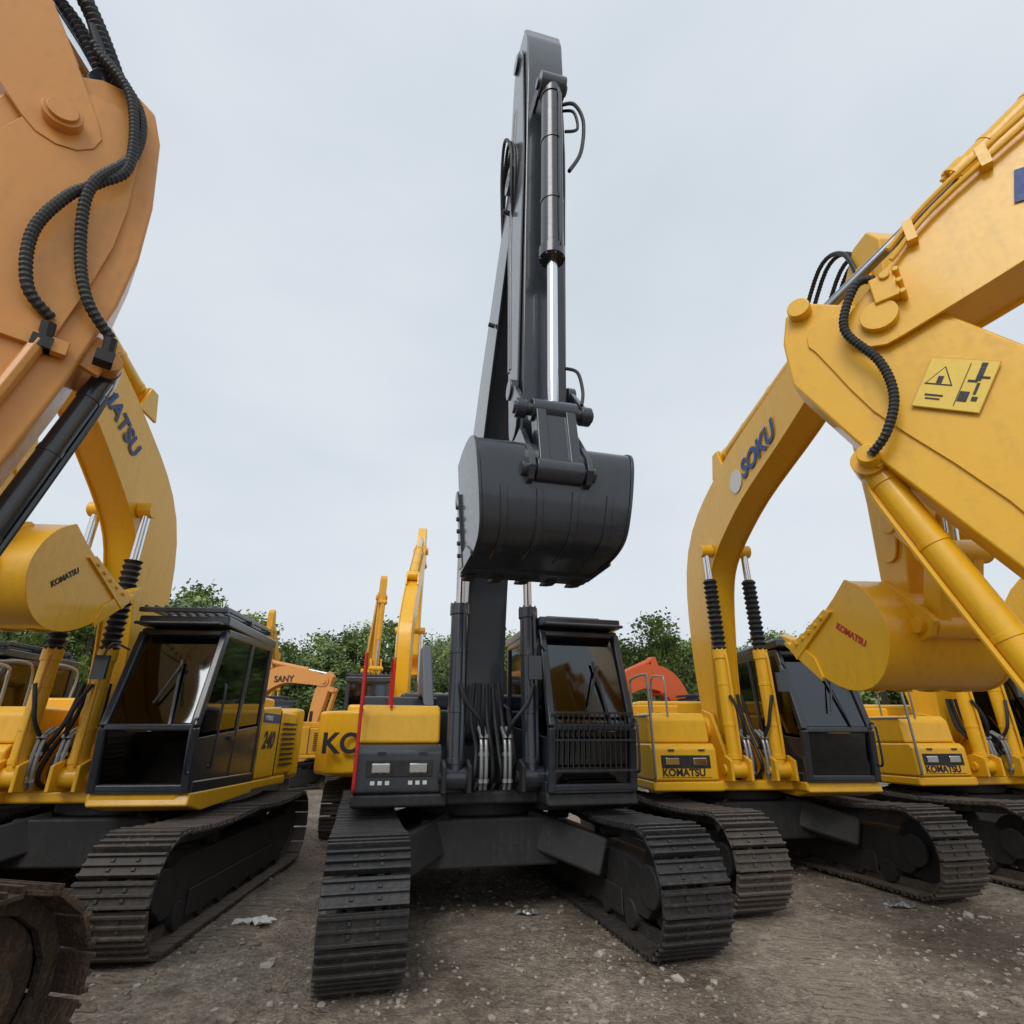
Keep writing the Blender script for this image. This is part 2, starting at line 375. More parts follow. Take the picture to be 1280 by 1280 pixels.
    if hx:
        m=MB()
        for s in(-.16,-.08,.08,.16): m.tube([P(off+s,tip[0]+a,tip[1]+b) for a,b in hx],.022,n=8,corr=.1,pitch=.03)
        m.obj('hydraulic_hoses',up,RUB)

def cab(up,black,s0=.46,s1=1.42,guard=False,roofguard=False):
    Q=P
    F0=(1.22,1.12);F1=(1.30,1.72);F2=(1.02,2.72);R0=(-.5,1.12);R2=(-.46,2.78); Z=Vector((0,0,1))
    m=MB()
    for s in(s0+.04,s1-.04):
        for a,b in((F0,F1),(F1,F2)): m.beam(Q(s,*a),Q(s,*b),.08,.09)
        m.beam(Q(s,*R0),Q(s,*R2),.08,.1)
        m.beam(Q(s,F2[0],F2[1]),Q(s,R2[0],R2[1]),.08,.1)
        m.beam(Q(s,.28,1.2),Q(s,.2,2.74),.07,.08)
        m.beam(Q(s,F0[0]-.05,1.16),Q(s,R0[0],1.16),.08,.12)
    for a in(F1,F2,(F0[0],F0[1]+.04)): m.beam(Q(s0+.05,*a),Q(s1-.05,*a),.07,.07,Z)
    for a in(R0,R2,(-.48,1.9)): m.beam(Q(s0+.05,*a),Q(s1-.05,*a),.07,.08,Z)
    m.obj('cab_frame',up,black,.018)
    m=MB()
    m.frame(Q((s0+s1)/2,.28,2.84),Vector(((s1-s0)/2+.01,0,0)),Vector((0,.83,-.0)),Vector((0,.0,.055)))
    m.frame(Q((s0+s1)/2,.28,2.92),Vector(((s1-s0)/2-.14,0,0)),Vector((0,.6,0)),Vector((0,0,.035)))
    m.frame(Q((s0+s1)/2,1.16,2.80),Vector(((s1-s0)/2-.02,0,0)),Vector((0,.1,.015)),Vector((0,-.002,.018)))
    m.obj('cab_roof',up,black,.04,3)
    if roofguard:
        g=MB()
        for i in range(9):
            s=s0+.05+(s1-s0-.1)*i/8; g.beam(Q(s,1.15,2.98),Q(s,-.3,3.0),.03,.05)
        for u in(1.15,.4,-.3): g.beam(Q(s0,u,2.95),Q(s1,u,2.95),.05,.06,Z)
        g.obj('roof_guard',up,black,.006,1)
    m=MB(); 
    for s in(s0+.03,s1-.03):
        m.prism([(R0[0],R0[1]),(F0[0]-.04,F0[1]),(F1[0]-.06,1.62),(R0[0],1.78)],s-.015,s+.015)
    m.frame(Q((s0+s1)/2,-.48,1.5),Vector(((s1-s0)/2-.05,0,0)),Vector((0,.02,0)),Vector((0,0,.38)))
    m.frame(Q((s0+s1)/2,.4,1.14),Vector(((s1-s0)/2-.05,0,0)),Vector((0,.85,0)),Vector((0,0,.03)))
    m.obj('cab_panels',up,black,.008,1)
    g=MB()
    def pane(s_a,s_b,a,b): g.beam(Q((s_a+s_b)/2,*a),Q((s_a+s_b)/2,*b),s_b-s_a,.008)
    pane(s0+.09,s1-.09,(F1[0]+.0,F1[1]+.04),(F2[0],F2[1]-.04))
    pane(s0+.09,s1-.09,(F0[0]+.0,F0[1]+.08),(F1[0],F1[1]-.04))
    for s in(s0+.03,s1-.03):
        g.prism([(R0[0]+.06,1.8),(F1[0]-.08,1.66),(F2[0]-.06,2.68),(R2[0]+.06,2.73)],s-.004,s+.004)
    g.prism([(-.475,1.92),(-.465,1.92),(-.455,2.74),(-.465,2.74)],s0+.08,s1-.08)
    g.obj('cab_glass',up,GLS)
    i=MB(); sc=(s0+s1)/2
    X=lambda a:Vector((a,0,0)); Y=lambda a:Vector((0,a,0)); ZZ=lambda a:Vector((0,0,a))
    i.frame(Q(sc,.1,1.55),X(.25),Y(.26),ZZ(.08)); i.frame(Q(sc,.1,1.3),X(.2),Y(.2),ZZ(.16))
    i.frame(Q(sc,-.18,1.98),X(.24),Vector((0,.07,.02)),Vector((0,-.06,.38)))
    i.frame(Q(sc,-.24,2.42),X(.13),Y(.05),ZZ(.1))
    for s in(-.33,.33):
        i.frame(Q(sc+s,.15,1.6),X(.08),Y(.28),ZZ(.12))
        i.cyl(Q(sc+s,.35,1.7),Q(sc+s,.42,1.95),.02); i.cyl(Q(sc+s,.42,1.93),Q(sc+s,.43,2.02),.035)
    for s in(-.1,.1): i.cyl(Q(sc+s,.8,1.2),Q(sc+s,.72,1.75),.018)
    i.frame(Q(s0+.14,.95,1.95),X(.04),Y(.03),ZZ(.12))
    i.obj('operator_seat',up,BLK2,.03)
    w=MB().beam(Q(sc+.2,F1[0]+.03,F1[1]+.02),Q(sc+.1,1.16,2.4),.025,.02).beam(Q(sc+.13,1.21,2.35),Q(sc-.02,1.30,1.95),.02,.02)
    w.tube([Q(s1+.01,.95,1.35),Q(s1+.06,.98,1.4),Q(s1+.06,.98,2.1),Q(s1+.01,.95,2.15)],.014)
    w.tube([Q(s1-.02,1.3,1.3),Q(s1-.02,1.38,1.35),Q(s1-.02,1.40,1.75),Q(s1-.02,1.3,1.8)],.014)
    w.frame(Q(s1+.01,.42,1.62),X(.015),Y(.07),ZZ(.02))
    w.tube([Q(s0+.02,1.18,2.5),Q(s0-.1,1.3,2.55),Q(s0-.14,1.33,2.4)],.012)
    w.frame(Q(s0-.14,1.33,2.3),X(.07),Y(.02),ZZ(.12))
    w.obj('wipers_mirror',up,black,.005,1)
    if guard:
        g=MB()
        for k in range(15):
            s=s0+.08+(s1-s0-.16)*k/14; g.beam(Q(s,F0[0]+.09,1.32),Q(s,F1[0]+.08,1.86),.012,.012)
        for z in(1.32,1.6,1.86): g.beam(Q(s0+.04,1.36,z),Q(s1-.04,1.36,z),.02,.02,Z)
        g.obj('cab_guard',up,black)

def upper_body(up,k):
    body=k['body']; deck=k.get('deck',body); blk=k.get('cabm',BLK); W=1.42; front=k.get('box_top',body)
    MB().plan([(-W,1.0),(-.5,1.02),(-.5,.9),(.45,.9),(.45,1.22),(W-.1,1.22),(W,1.05),(W,-1.9),(W-.5,-2.5),(-W+.5,-2.5),(-W,-1.9)],1.0,1.12).obj('deck',up,deck,.03)
    m=MB(); bo=k.get('boff',-.1); hw=k.get('bw',.52)/2; bcs=k.get('bcs',.42)
    for sg in(-1,1):
        m.prism([(.7,1.1),(.72,1.3),(.6,1.5),(.35,1.95),(.05,2.02),(-.2,1.85),(-.5,1.12)],bo+sg*(hw+.05)-.025,bo+sg*(hw+.05)+.025)
        m.cyl(P(bo+sg*(hw+.02),.15,1.75),P(bo+sg*(hw+.12),.15,1.75),.16)
        for q in(-.125,.125):
            m.prism([(.75,1.1),(1.15,1.12),(1.16,1.36),(1.0,1.42),(.8,1.36)],bo+sg*bcs+q-.02,bo+sg*bcs+q+.02)
        m.cyl(P(bo+sg*bcs-.17,.98,1.25),P(bo+sg*bcs+.17,.98,1.25),.06)
    m.obj('boom_bracket',up,deck,.01)
    MB().prism([(1.02,1.12),(1.02,1.5),(.96,1.56),(-.1,1.56),(-.1,1.12)],-W,-.56).obj('tool_box',up,k.get('box_low',body),.03)
    MB().prism([(.9,1.563),(.88,1.86),(.8,1.94),(-.3,1.94),(-.3,1.563)],-W+.02,-.58).obj('fuel_tank',up,front,.035)
    MB().prism([(-.3,1.12),(-.3,2.1),(-1.1,2.12),(-1.1,1.12)],-W,-.5).obj('hydraulic_tank',up,body,.03)
    MB().prism([(-.52,1.12),(-.52,2.0),(-1.3,2.05),(-1.3,1.12)],.5,W).obj('side_bay',up,body,.03)
    m=MB(); m.box(-W+.02,W-.02,-2.2,-1.12,1.12,2.0); m.box(-.9,1.0,-2.25,-1.2,2.0,2.22); m.obj('engine_hood',up,body,.05)
    MB().plan([(-W,-2.2),(-W,-2.55),(-W+.25,-2.85),(-W+.7,-3.02),(0,-3.08),(W-.7,-3.02),(W-.25,-2.85),(W,-2.55),(W,-2.2)],1.05,2.08).obj('counterweight',up,k.get('cw',body),.07,3)
    m=MB()
    for i in range(9): m.box(W-.0,W+.012,-2.1,-1.5,1.25+.07*i,1.28+.07*i)
    m.box(W-.01,W+.004,-1.31,-1.295,1.14,2.0); m.box(-W-.012,-W,-2.05,-1.3,1.3,1.8)
    m.box(-W+.1,-.66,1.018,1.024,1.16,1.165)
    m.cyl(P(.7,-1.7,2.2),P(.7,-1.7,2.6),.06)
    for s in(-1.2,-.8): m.box(s,s+.08,1.015,1.035,1.47,1.49); m.box(s,s+.06,.2,.7,1.94,1.948)
    m.obj('vents_exhaust',up,BLK2)
    MB().box(-W+.12,-.66,1.02,1.032,1.27,1.42).obj('lamp_recess',up,BLK2,.01)
    m=MB()
    for s in(-1.16,-.80): m.frame(P(s,1.035,1.345),Vector((.09,0,0)),Vector((0,.012,0)),Vector((0,0,.045)))
    m.obj('work_lamps',up,LMP,.012)
    m=MB(); s=-W+.02
    m.tube([P(s,1.03,1.15),P(s,1.06,1.3),P(s,1.05,2.3),P(s,.95,2.42),P(s,.3,2.42),P(s,.22,2.3),P(s,.2,1.95)],.018,sub=8)
    m.tube([P(s,1.05,1.9),P(s,.22,1.92)],.014)
    m.tube([P(s+.3,.86,1.9),P(s+.3,.86,2.35),P(s+.3,.76,2.42),P(s+.3,.3,2.42),P(s+.3,.22,1.95)],.014,sub=8)
    m.tube([P(-W,-.4,2.1),P(-W,-.4,2.5),P(-W,-1.0,2.5),P(-W,-1.0,2.1)],.016,sub=8)
    m.obj('handrail',up,k.get('rail',body))
    m=MB()
    for i,s in enumerate((-.18,-.1,.0,.09,.17)):
        m.tube([P(bo+s,.62,1.1),P(bo+s*1.1,.9,1.2+.02*i),P(bo+s*.9,.85,1.5),P(bo+s,.62,1.8),P(bo+s*.8,.55,2.2)],.025,n=8,sub=6)
    for sg in(-1,1): m.tube([P(bo+sg*.1,.9,1.5),P(bo+sg*.16,1.1,1.75),P(bo+sg*(bcs-.08),1.13,1.95),P(bo+sg*bcs,1.1,2.15)],.022,n=8)
    m.obj('foot_hoses',up,RUB)
    m=MB()
    for i,s in enumerate((-.14,-.09,.11,.16)):
        m.tube([P(bo+s,.98,1.14),P(bo+s,1.03,1.3),P(bo+s,1.0,1.6),P(bo+s,.85,1.72)],.02,n=8,corr=.06,pitch=.025)
        for z in(1.2,1.45,1.62): m.cyl(P(bo+s,1.015,z),P(bo+s,1.015,z+.035),.03,n=6)
    m.obj('hose_fittings',up,GREY)
    cab(up,blk,guard=k.get('guard',False),roofguard=k.get('roofguard',False),s0=k.get('cs0',.46))
    MB().prism([(1.24,1.0),(1.2,1.115),(-.5,1.115),(-.5,.98),(.9,.93)],.47,W+.01).obj('cab_base',up,k.get('skirt',deck),.02)

def excavator(loc,uyaw,byaw,k):
    root=empty('excavator',loc,0)
    undercarriage(root,uyaw,k.get('g',2.4),k.get('w',.6),k.get('Lc',3.75),k.get('H',.9),k.get('trk',TRK2),k.get('fm',BLK2),k.get('ucoff',(0,0,0)),loc[1]<12)
    up=empty('upper_structure',k.get('upoff',(0,0,0)),byaw,root)
    upper_body(up,k); linkage(up,k)
    return root,up

# ---- main black excavator
km=dict(body=BLK,box_top=YEL,box_low=BLK,deck=BLK2,cabm=BLK,rail=REDR,boom_mat=BLK,trk=TRK,fm=BLK2,g=2.5,w=.6,Lc=4.05,H=.93,guard=True,
  boff=-.03,bw=.50,aw=.46,bcs=.40,br=.095,hose=None,
  boom=[(.12,1.75,.22),(.05,2.8,.36),(.28,4.2,.47),(1.0,5.4,.42),(1.95,6.6,.32),(2.78,7.62,.22)],
  arm=[(2.6,3.86),(2.72,3.78),(2.86,3.85),(2.98,4.3),(3.12,6.2),(3.27,7.9),(3.36,8.7),(3.37,9.3),(3.32,9.55),(3.2,9.68),(3.02,9.72),(2.88,9.6),(2.8,9.3),(2.55,8.3),(2.38,7.6),(2.45,6.8),(2.5,5.0),(2.5,4.1)],
  arm_cl=[(2.75,4.3,.25),(2.82,6.3,.38),(2.9,7.6,.44),(3.05,9.2,.3)],
  bcyl=((.98,1.25),(.86,4.35)),bsplit=.56,
  acyl=((.9,6.5),(2.75,9.0)),ear=(.74,-.32),
  bbase=[(-.34,.0),(.0,.06),(.35,.06),(.60,.0),(.70,-.12),(.735,-.36),(.73,-.66),(.66,-.92),(.42,-1.06),(.05,-1.13),(-.42,-1.20)],taper=.15,
  pin=(2.72,3.93),bang=-8,bucket_w=1.34,bsc=.82,L1=(3.2,4.2),A1=(2.88,4.6),kcyl=(3.52,8.15),ksplit=.58,kr=.11,kdir=(-1,0))
main,mup=excavator((-.394,7.10,0),14.5,14.0,km)
m=MB(); o=-.03
m.tube([P(o+.2,3.3,8.3),P(o+.3,3.42,8.15),P(o+.37,3.47,7.8),P(o+.32,3.46,7.3),P(o+.16,3.5,6.9)],.02,corr=.08,pitch=.03)
m.tube([P(o+.18,3.35,8.1),P(o+.26,3.48,7.9),P(o+.28,3.5,7.6),P(o+.14,3.5,7.5)],.016)
for s,w_ in((-.27,1),(-.31,1.1),(-.24,.9)):
    m.tube([P(o-.2,2.1,7.15),P(o+s,2.4*w_**.3,7.9*w_**.05),P(o+s*1.1,2.75,8.2*w_**.08),P(o+s*1.05,3.0,7.8),P(o+s*.95,2.9,7.3),P(o-.22,2.7,7.0)],.019,corr=.08,pitch=.03)
m.tube([P(o+.22,3.0,4.85),P(o+.27,3.15,4.7),P(o+.28,3.22,4.45),P(o+.25,3.25,4.28)],.016)
m.obj('arm_hoses',mup,RUB)
m=MB()
for z in(5.0,5.8,6.6,7.4): m.box(o-.245,o-.228,2.78,2.86,z,z+.06)
for s in (-.17,-.06,.06,.17): m.cyl(P(o+s,2.97,9.66),P(o+s,2.97,9.76),.035,n=8).cyl(P(o+s,3.2,9.62),P(o+s,3.2,9.74),.035,n=8)
m.box(o-.25,o+.25,2.98,3.1,9.3,9.5); m.cyl(P(o-.28,3.05,9.3),P(o+.28,3.05,9.3),.11); m.cyl(P(o-.3,2.72,7.6),P(o+.3,2.72,7.6),.13)
for z in(6.2,7.2): m.tube([P(o-.25,1.3+(z-5.4)*.75,z),P(o-.33,1.3+(z-5.4)*.75,z+.02)],.03)
m.tube([P(o-.245,2.95,8.6),P(o-.245,2.7,7.0),P(o-.245,2.66,5.0)],.016); m.tube([P(o-.245,2.9,8.6),P(o-.245,2.64,7.0),P(o-.245,2.6,5.0)],.016)
m.obj('arm_fittings',mup,BLK,.006,1)
m=MB()
for s in(-1.16,-.80):
    for q in(-.07,0,.07): m.box(s+q-.02,s+q+.02,1.024,1.03,1.20,1.235)
m.obj('box_labels',mup,WHT)
m=MB(); m.prism([(-.35,2.1),(.15,2.1),(.55,1.95),(.2,2.35),(-.1,2.7),(-.35,2.7)],-.74,-.62); m.obj('air_duct',mup,paint('grey_blue_panel',(.12,.14,.17),.4),.02)

# ---- yellow neighbour on the left
ky=dict(body=YEL,boom_mat=YEL,cabm=BLK,rail=GREY,roofguard=True,trk=TRK2,bellows=.62,bsplit=.42,deck=YEL,skirt=YEL,bw=.40,aw=.32,bcs=.29,
  boom=[(.15,1.75,.2),(.18,2.9,.34),(.55,4.15,.44),(1.6,4.95,.38),(2.7,5.5,.30),(3.6,5.95,.2)],
  arm=[(2.45,3.3),(2.6,3.2),(2.75,3.3),(3.15,4.1),(3.85,5.5),(4.2,6.3),(4.1,6.6),(3.9,6.62),(3.4,6.1),(3.15,5.6),(2.6,4.1)],
  arm_cl=[(2.75,3.7,.2),(3.35,5.1,.33),(3.85,6.2,.28)],
  bcyl=((.98,1.25),(1.0,4.2)),acyl=((1.3,5.65),(3.95,6.4)),
  pin=(2.5,3.3),bang=-55,bucket_w=1.1,bsc=.88,L1=(3.02,3.5),A1=(2.8,3.85),kcyl=(4.0,5.5),kdir=(-.9,.3),
  btxt=('KOMATSU',1,(.42,-.3),(.02,-.42),.075,DKB),upoff=(-.28,.05,0))
Lx,lup=excavator((-4.43,7.1,0),5,4.5,dict(ky,boff=-.14))
text('boom_lettering',lup,'KOMATSU',P(.066,2.6,5.33),P(0,-1.5,-.76),Vector((0,0,1)),.29,BLU,.03)
text('body_lettering',lup,'240',P(1.425,-.65,1.5),(0,1,0),(0,0,1),.3,DKB,.03,.3)
text('body_lettering_small',lup,'HYBRID',P(1.43,-.6,1.85),(0,1,0),(0,0,1),.09,WHT,.02)
MB().box(1.418,1.426,-1.25,-.56,1.82,1.94).obj('body_stripe',lup,BLU)

# ---- yellow neighbour on the right
kr=dict(ky); kr.update(rail=GREY,roofguard=False,bsplit=.5,bellows=.7,upoff=(0,0,0),boff=-.02,
  boom=[(.15,1.75,.2),(.15,2.9,.34),(.5,4.2,.44),(1.7,4.85,.38),(3.3,5.2,.30),(4.5,5.45,.2)],
  arm=[(4.05,2.7),(4.2,2.6),(4.35,2.7),(4.6,3.6),(5.0,5.0),(5.15,5.8),(5.05,6.0),(4.85,6.0),(4.4,5.5),(4.2,5.0),(4.15,3.6)],
  arm_cl=[(4.28,3.1,.2),(4.6,4.5,.32),(4.85,5.6,.24)],
  bcyl=((.98,1.25),(1.0,4.2)),acyl=((1.5,5.5),(4.9,5.85)),
  pin=(4.2,2.72),bang=-55,bsc=.82,bucket_w=1.0,L1=(4.72,2.95),A1=(4.45,3.3),kcyl=(5.15,5.0),
  btxt=('KOMATSU',-1,(.0,-.45),(.4,-.30),.08,REDD))
Rx,rup=excavator((3.13,8.74,0),12.6,4,kr)
text('boom_lettering',rup,'SOKU',P(-.228,2.25,4.78),P(0,1.5,.28),(0,0,1),.34,BLU,.04,.2)
MB().cyl(P(-.228,2.05,4.85),P(-.222,2.05,4.85),.16).obj('boom_sticker',rup,WHT)
kr2=dict(kr); R2,r2up=excavator((7.0,9.7,0),12,8,kr2)
for u_ in(rup,lup,r2up): text('box_lettering',u_,'KOMATSU',P(-1.3,1.025,1.18),(1,0,0),(0,0,1),.12,DKB,.03)

# ---- near machine right (boom reaching across)
def R(q,z): return (5-q,z)
k3=dict(ky); k3.update(boff=-.2,bw=.5,aw=.36,bcs=.36,roofguard=False,boom_mat=YEL,upoff=(0,0,0),
  boom=[(.1,1.75,.22),(.55,3.4,.36),(1.5,5.2,.46),(2.7,5.3,.45),(3.6,4.85,.38),(4.42,4.42,.2)],
  arm=[R(-.08,4.6),R(-.02,4.84),R(.1,4.93),R(.26,4.82),R(.9,4.36),R(1.35,3.7),R(1.7,2.3),R(1.65,1.35),R(1.5,1.2),R(1.35,1.3),R(.95,2.3),R(.26,3.5),R(-.08,4.2)],
  bcyl=((.98,1.25),(1.6,4.6)),acyl=((2.9,6.0),(4.83,4.82)),asplit=.42,acyl_mat=YEL,arod=.045,arodmat=chrome('dark_rod',(.25,.26,.28),.25),
  pin=(3.5,1.3),bang=-60,L1=(4.0,1.2),A1=(3.65,1.7),kcyl=(4.74,3.42),kdir=(-.85,.5),ksplit=.8,kr=.095,btxt=None,hose=None)
k3['arm_cl']=[(4.75,4.5,.26),(4.3,3.95,.48),(3.85,3.0,.38),(3.5,1.8,.22)]
R3,r3up=excavator((6.015,.207,0),176,228.65,k3)
def on3(q,z,s=.0): return P(s,5-q,z)
m=MB(); m.tube([on3(.62,4.75,.07),on3(.5,4.72,.12),on3(.36,4.4,.12),on3(.5,4.05,.1),on3(.52,3.75,.1),on3(.42,3.5,.1),on3(.3,3.4,.05)],.03,n=10,corr=.1,pitch=.03); m.obj('bucket_hose',r3up,RUB)
m=MB(); m.tube([on3(2.6,5.95,.1),on3(1.2,5.25,.1),on3(.75,4.92,.1)],.02); m.tube([on3(2.6,5.85,.1),on3(1.2,5.17,.1),on3(.75,4.82,.1)],.02)
for q,z in((.9,5.0),(1.4,5.32),(2.0,5.64)): m.box(.045,.12,5-q-.03,5-q+.03,z-.1,z+.08)
m.obj('boom_side_pipes',r3up,YEL)
m=MB(); 
m.box(.045,.12,4.26,4.42,4.5,4.72); m.cyl(on3(.55,4.42,-.3),on3(.55,4.42,.09),.09); m.cyl(on3(.68,4.7,0),on3(.68,4.7,.14),.035); m.cyl(on3(.1,4.82,-.45),on3(.1,4.82,.05),.085); m.cyl(on3(.28,3.42,-.42),on3(.28,3.42,.05),.07)
for a in range(3): m.cyl(on3(.75,4.5+.1*a,.04),on3(.75,4.5+.1*a,.15),.025,n=6)
m.obj('hose_blocks',r3up,YEL,.01)
def decal(par,name,q,z,w,h,ang,mat,s):
    a=rad(ang); ax=Vector((0,math.cos(a),math.sin(a))); az=Vector((0,-math.sin(a),math.cos(a)))
    return MB().frame(on3(q,z,s),ax*(w/2),az*(h/2),Vector((.0012,0,0))).obj(name,par,mat)
def tri(par,q,z,r,ang,mat,s,name):
    vs=[]
    for k in range(3):
        a=rad(ang+90+120*k); vs.append((5-q-math.cos(a)*r,z+math.sin(a)*r))
    MB().prism(vs,s,s+.0015).obj(name,par,mat)
A_=-32; sq,sz=.84,3.74
ca_,sa_=math.cos(rad(A_)),math.sin(rad(A_))
def loc(x,y): return sq+x*ca_-y*sa_, sz+x*sa_+y*ca_
decal(r3up,'warning_sign_border',*loc(0,0),.37,.36,A_,paint('sign_outline',(.55,.33,.03),.5),.006)
decal(r3up,'warning_sign_plate',*loc(0,0),.36,.35,A_,YD,.009)
q_,z_=loc(-.085,.03); tri(r3up,q_,z_,.09,A_,DKB,.0115,'warning_triangle'); tri(r3up,q_,z_,.076,A_,YD,.014,'warning_triangle_inner')
for x,y,w_,h_ in((-.085,.02,.03,.05),(.04,0,.004,.3),(.11,.08,.03,.09),(.11,.145,.03,.03),(.14,.06,.05,.015),(.12,-.02,.015,.08),(.085,.03,.05,.015),(.07,-.08,.05,.07),(.13,-.09,.03,.03),(-.085,-.09,.1,.012),(-.085,-.115,.08,.01)):
    q_,z_=loc(x,y); decal(r3up,'warning_pictogram',q_,z_,w_,h_,A_,DKB,.0175 if x<0 and y>0 else .0125)
decal(r3up,'boom_sticker',1.62,4.95,.30,.26,-15,BLU,.056)

# ---- near machine left
k4=dict(body=TAN,boom_mat=TAN,cabm=BLK,rail=TAN,trk=TRK3,fm=TRK3,deck=TAN,boff=.2,bw=.46,aw=.40,bcs=.36,g=2.6,Lc=3.95,H=.95,cs0=.6,
  boom=[(-.1,1.75,.22),(-.25,3.4,.36),(-.05,5.3,.46),(.6,6.1,.40),(1.3,5.55,.28),(1.93,4.72,.15)],
  arm=[(2.0,5.22),(2.18,5.26),(2.28,5.2),(2.35,5.0),(2.42,4.5),(2.44,4.1),(2.42,3.75),(2.33,3.2),(2.18,2.5),(1.9,1.7),(1.7,1.35),(1.6,1.35),(1.55,1.7),(1.6,2.6),(1.6,3.6),(1.6,4.4),(1.7,4.8),(1.86,5.1)],
  arm_cl=[(1.75,1.9,.17),(1.95,3.0,.3),(2.0,4.1,.42),(2.08,4.85,.3)],
  bcyl=((.98,1.25),(.5,5.2)),acyl=((.3,7.1),(2.02,5.3)),acyl_mat=BLK,cyl_mat=TAN,kcyl_mat=BLK,
  pin=(1.65,1.4),bang=0,bucket_w=1.1,bsc=.8,L1=(2.06,1.5),A1=(1.86,1.8),kcyl=(2.47,3.42),kdir=(-.95,.3),ksplit=.72,kr=.052,krod=.032,
  hose=None,ucoff=(-.45,.95,0))
L4,l4up=excavator((-3.9,.63,0),166,132.2,k4)
def H4(u,z,s=-.08): return P(s,u,z)
m=MB()
m.tube([H4(1.93,5.38,-.0),H4(2.15,5.12,-.07),H4(2.26,4.62,-.08),H4(2.17,4.38,-.08),H4(2.08,4.2,-.08),H4(2.02,3.9,-.08),H4(2.08,3.6,-.07),H4(2.2,3.5,-.03)],.026,n=10,corr=.1,pitch=.028)
m.tube([H4(1.9,5.45,.02),H4(2.2,5.1,-.04),H4(2.26,4.72,-.06),H4(2.15,4.32,-.1),H4(2.2,3.95,-.06),H4(2.3,3.66,-.06),H4(2.44,3.52,-.02)],.026,n=10,corr=.1,pitch=.028)
m.tube([H4(1.35,6.2,.1),H4(1.75,5.85,.08),H4(2.08,5.3,.08)],.045,n=10,corr=.12,pitch=.04)
m.tube([H4(1.35,6.1,.3),H4(1.75,5.75,.2),H4(2.02,5.3,.15)],.04,n=10,corr=.12,pitch=.04)
m.tube([H4(1.35,6.3,.2),H4(1.7,5.98,.15),H4(1.95,5.4,.02)],.028,n=10,corr=.1,pitch=.03)
m.obj('arm_hoses',l4up,RUB)
m=MB()
for u_,z_ in((2.2,3.46),(2.44,3.5)): m.cyl(H4(u_,z_,-.05),H4(u_+.01,z_-.12,-.02),.03,n=8); m.box(-.06,.02,u_-.04,u_+.04,z_-.14,z_-.08)
m.obj('hose_clamps',l4up,BLK2)
m=MB(); m.tube([H4(2.19,3.36,-.03),H4(2.1,2.9,-.03),H4(1.95,2.3,-.03),H4(1.75,1.7,-.03)],.032); m.cyl(H4(1.93,4.72,-.1),H4(1.93,4.72,.5),.07)
m.box(-.045,.0,1.9,2.3,3.32,3.4)
m.obj('arm_pipe',l4up,TAN,.004,1)

# ---- background machines
kb=dict(ky); kb.update(bellows=None,btxt=None,upoff=(0,0,0),hose=None,bcs=.3,pipes=False,
  boom=[(.15,1.75,.2),(.15,2.9,.34),(.4,4.2,.42),(1.4,5.3,.36),(2.6,6.3,.28),(3.5,7.0,.2)],
  arm=[(3.1,3.9),(3.25,3.8),(3.4,3.9),(3.55,5.0),(3.95,6.9),(4.1,7.9),(3.9,8.1),(3.65,8.0),(3.3,7.3),(3.15,6.5),(3.1,5.0)],
  arm_cl=[(3.3,4.3,.2),(3.55,6.3,.34),(3.8,7.5,.28)],
  acyl=((1.2,6.1),(3.7,7.8)),pin=(3.25,3.9),L1=(3.75,4.2),A1=(3.4,4.6),kcyl=(4.2,7.0),bang=-20)
kb2=dict(kb); kb2.update(boff=.25,bw=.34,aw=.28,boom=[(.15,1.75,.2),(.0,2.9,.32),(.05,4.0,.36),(.8,5.1,.30),(1.8,6.1,.24),(2.6,6.9,.18)],
  arm=[(2.4,3.8),(2.5,3.7),(2.6,3.8),(2.7,4.8),(2.95,6.6),(3.0,7.6),(2.9,7.75),(2.7,7.7),(2.45,7.0),(2.4,6.2),(2.4,4.8)],arm_cl=None,acyl=((.7,5.6),(2.8,7.5)),pin=(2.5,3.8),L1=(2.9,4.1),A1=(2.65,4.4),kcyl=(3.15,6.6),bsc=.6,bucket_w=.7)
B1,b1up=excavator((-2.3,13.2,0),190,185,dict(kb2,g=2.3))
text('counterweight_lettering',b1up,'KOMATSU',P(1.2,-3.1,1.4),(-1,0,0),(0,0,1),.45,DKB,.03)
B2,b2=excavator((-6.4,24,0),30,20,dict(kb2,body=YEL2,boom_mat=YEL2))
B3,b3=excavator((-12.2,26,0),60,80,dict(kb,body=TAN,boom_mat=TAN,deck=TAN,skirt=TAN,boom=[(.15,1.75,.2),(.2,2.6,.34),(.7,3.7,.42),(1.9,4.3,.36),(3.1,4.2,.28),(4.0,4.0,.2)],
  arm=[(3.4,1.6),(3.55,1.5),(3.7,1.6),(4.1,3.0),(4.4,4.2),(4.2,4.4),(3.9,4.3),(3.6,3.6),(3.45,2.6)],arm_cl=None,acyl=((1.2,4.9),(4.2,4.3)),pin=(3.55,1.6),L1=(4.05,1.8),A1=(3.75,2.1),kcyl=(4.5,3.6),bcyl=((.98,1.25),(1.1,3.6))))
text('boom_lettering',b3,'SANY',P(-.32,1.6,4.0),(0,-1,0),(0,0,1),.38,DKB,.02)
lowb=dict(boom=[(.15,1.75,.2),(.3,2.4,.34),(1.0,3.4,.42),(2.2,3.6,.36),(3.6,3.0,.28),(4.6,2.5,.2)],
  arm=[(4.2,.9),(4.4,.8),(4.5,.9),(4.9,1.8),(5.2,2.9),(5.0,3.1),(4.6,2.9),(4.3,2.2),(4.1,1.4)],arm_cl=None,acyl=((1.6,4.2),(4.9,2.9)),bcyl=((.98,1.25),(1.4,3.1)),
  pin=(4.35,.95),L1=(4.9,1.1),A1=(4.6,1.3),kcyl=(5.3,2.6),bang=20,bsc=.7)
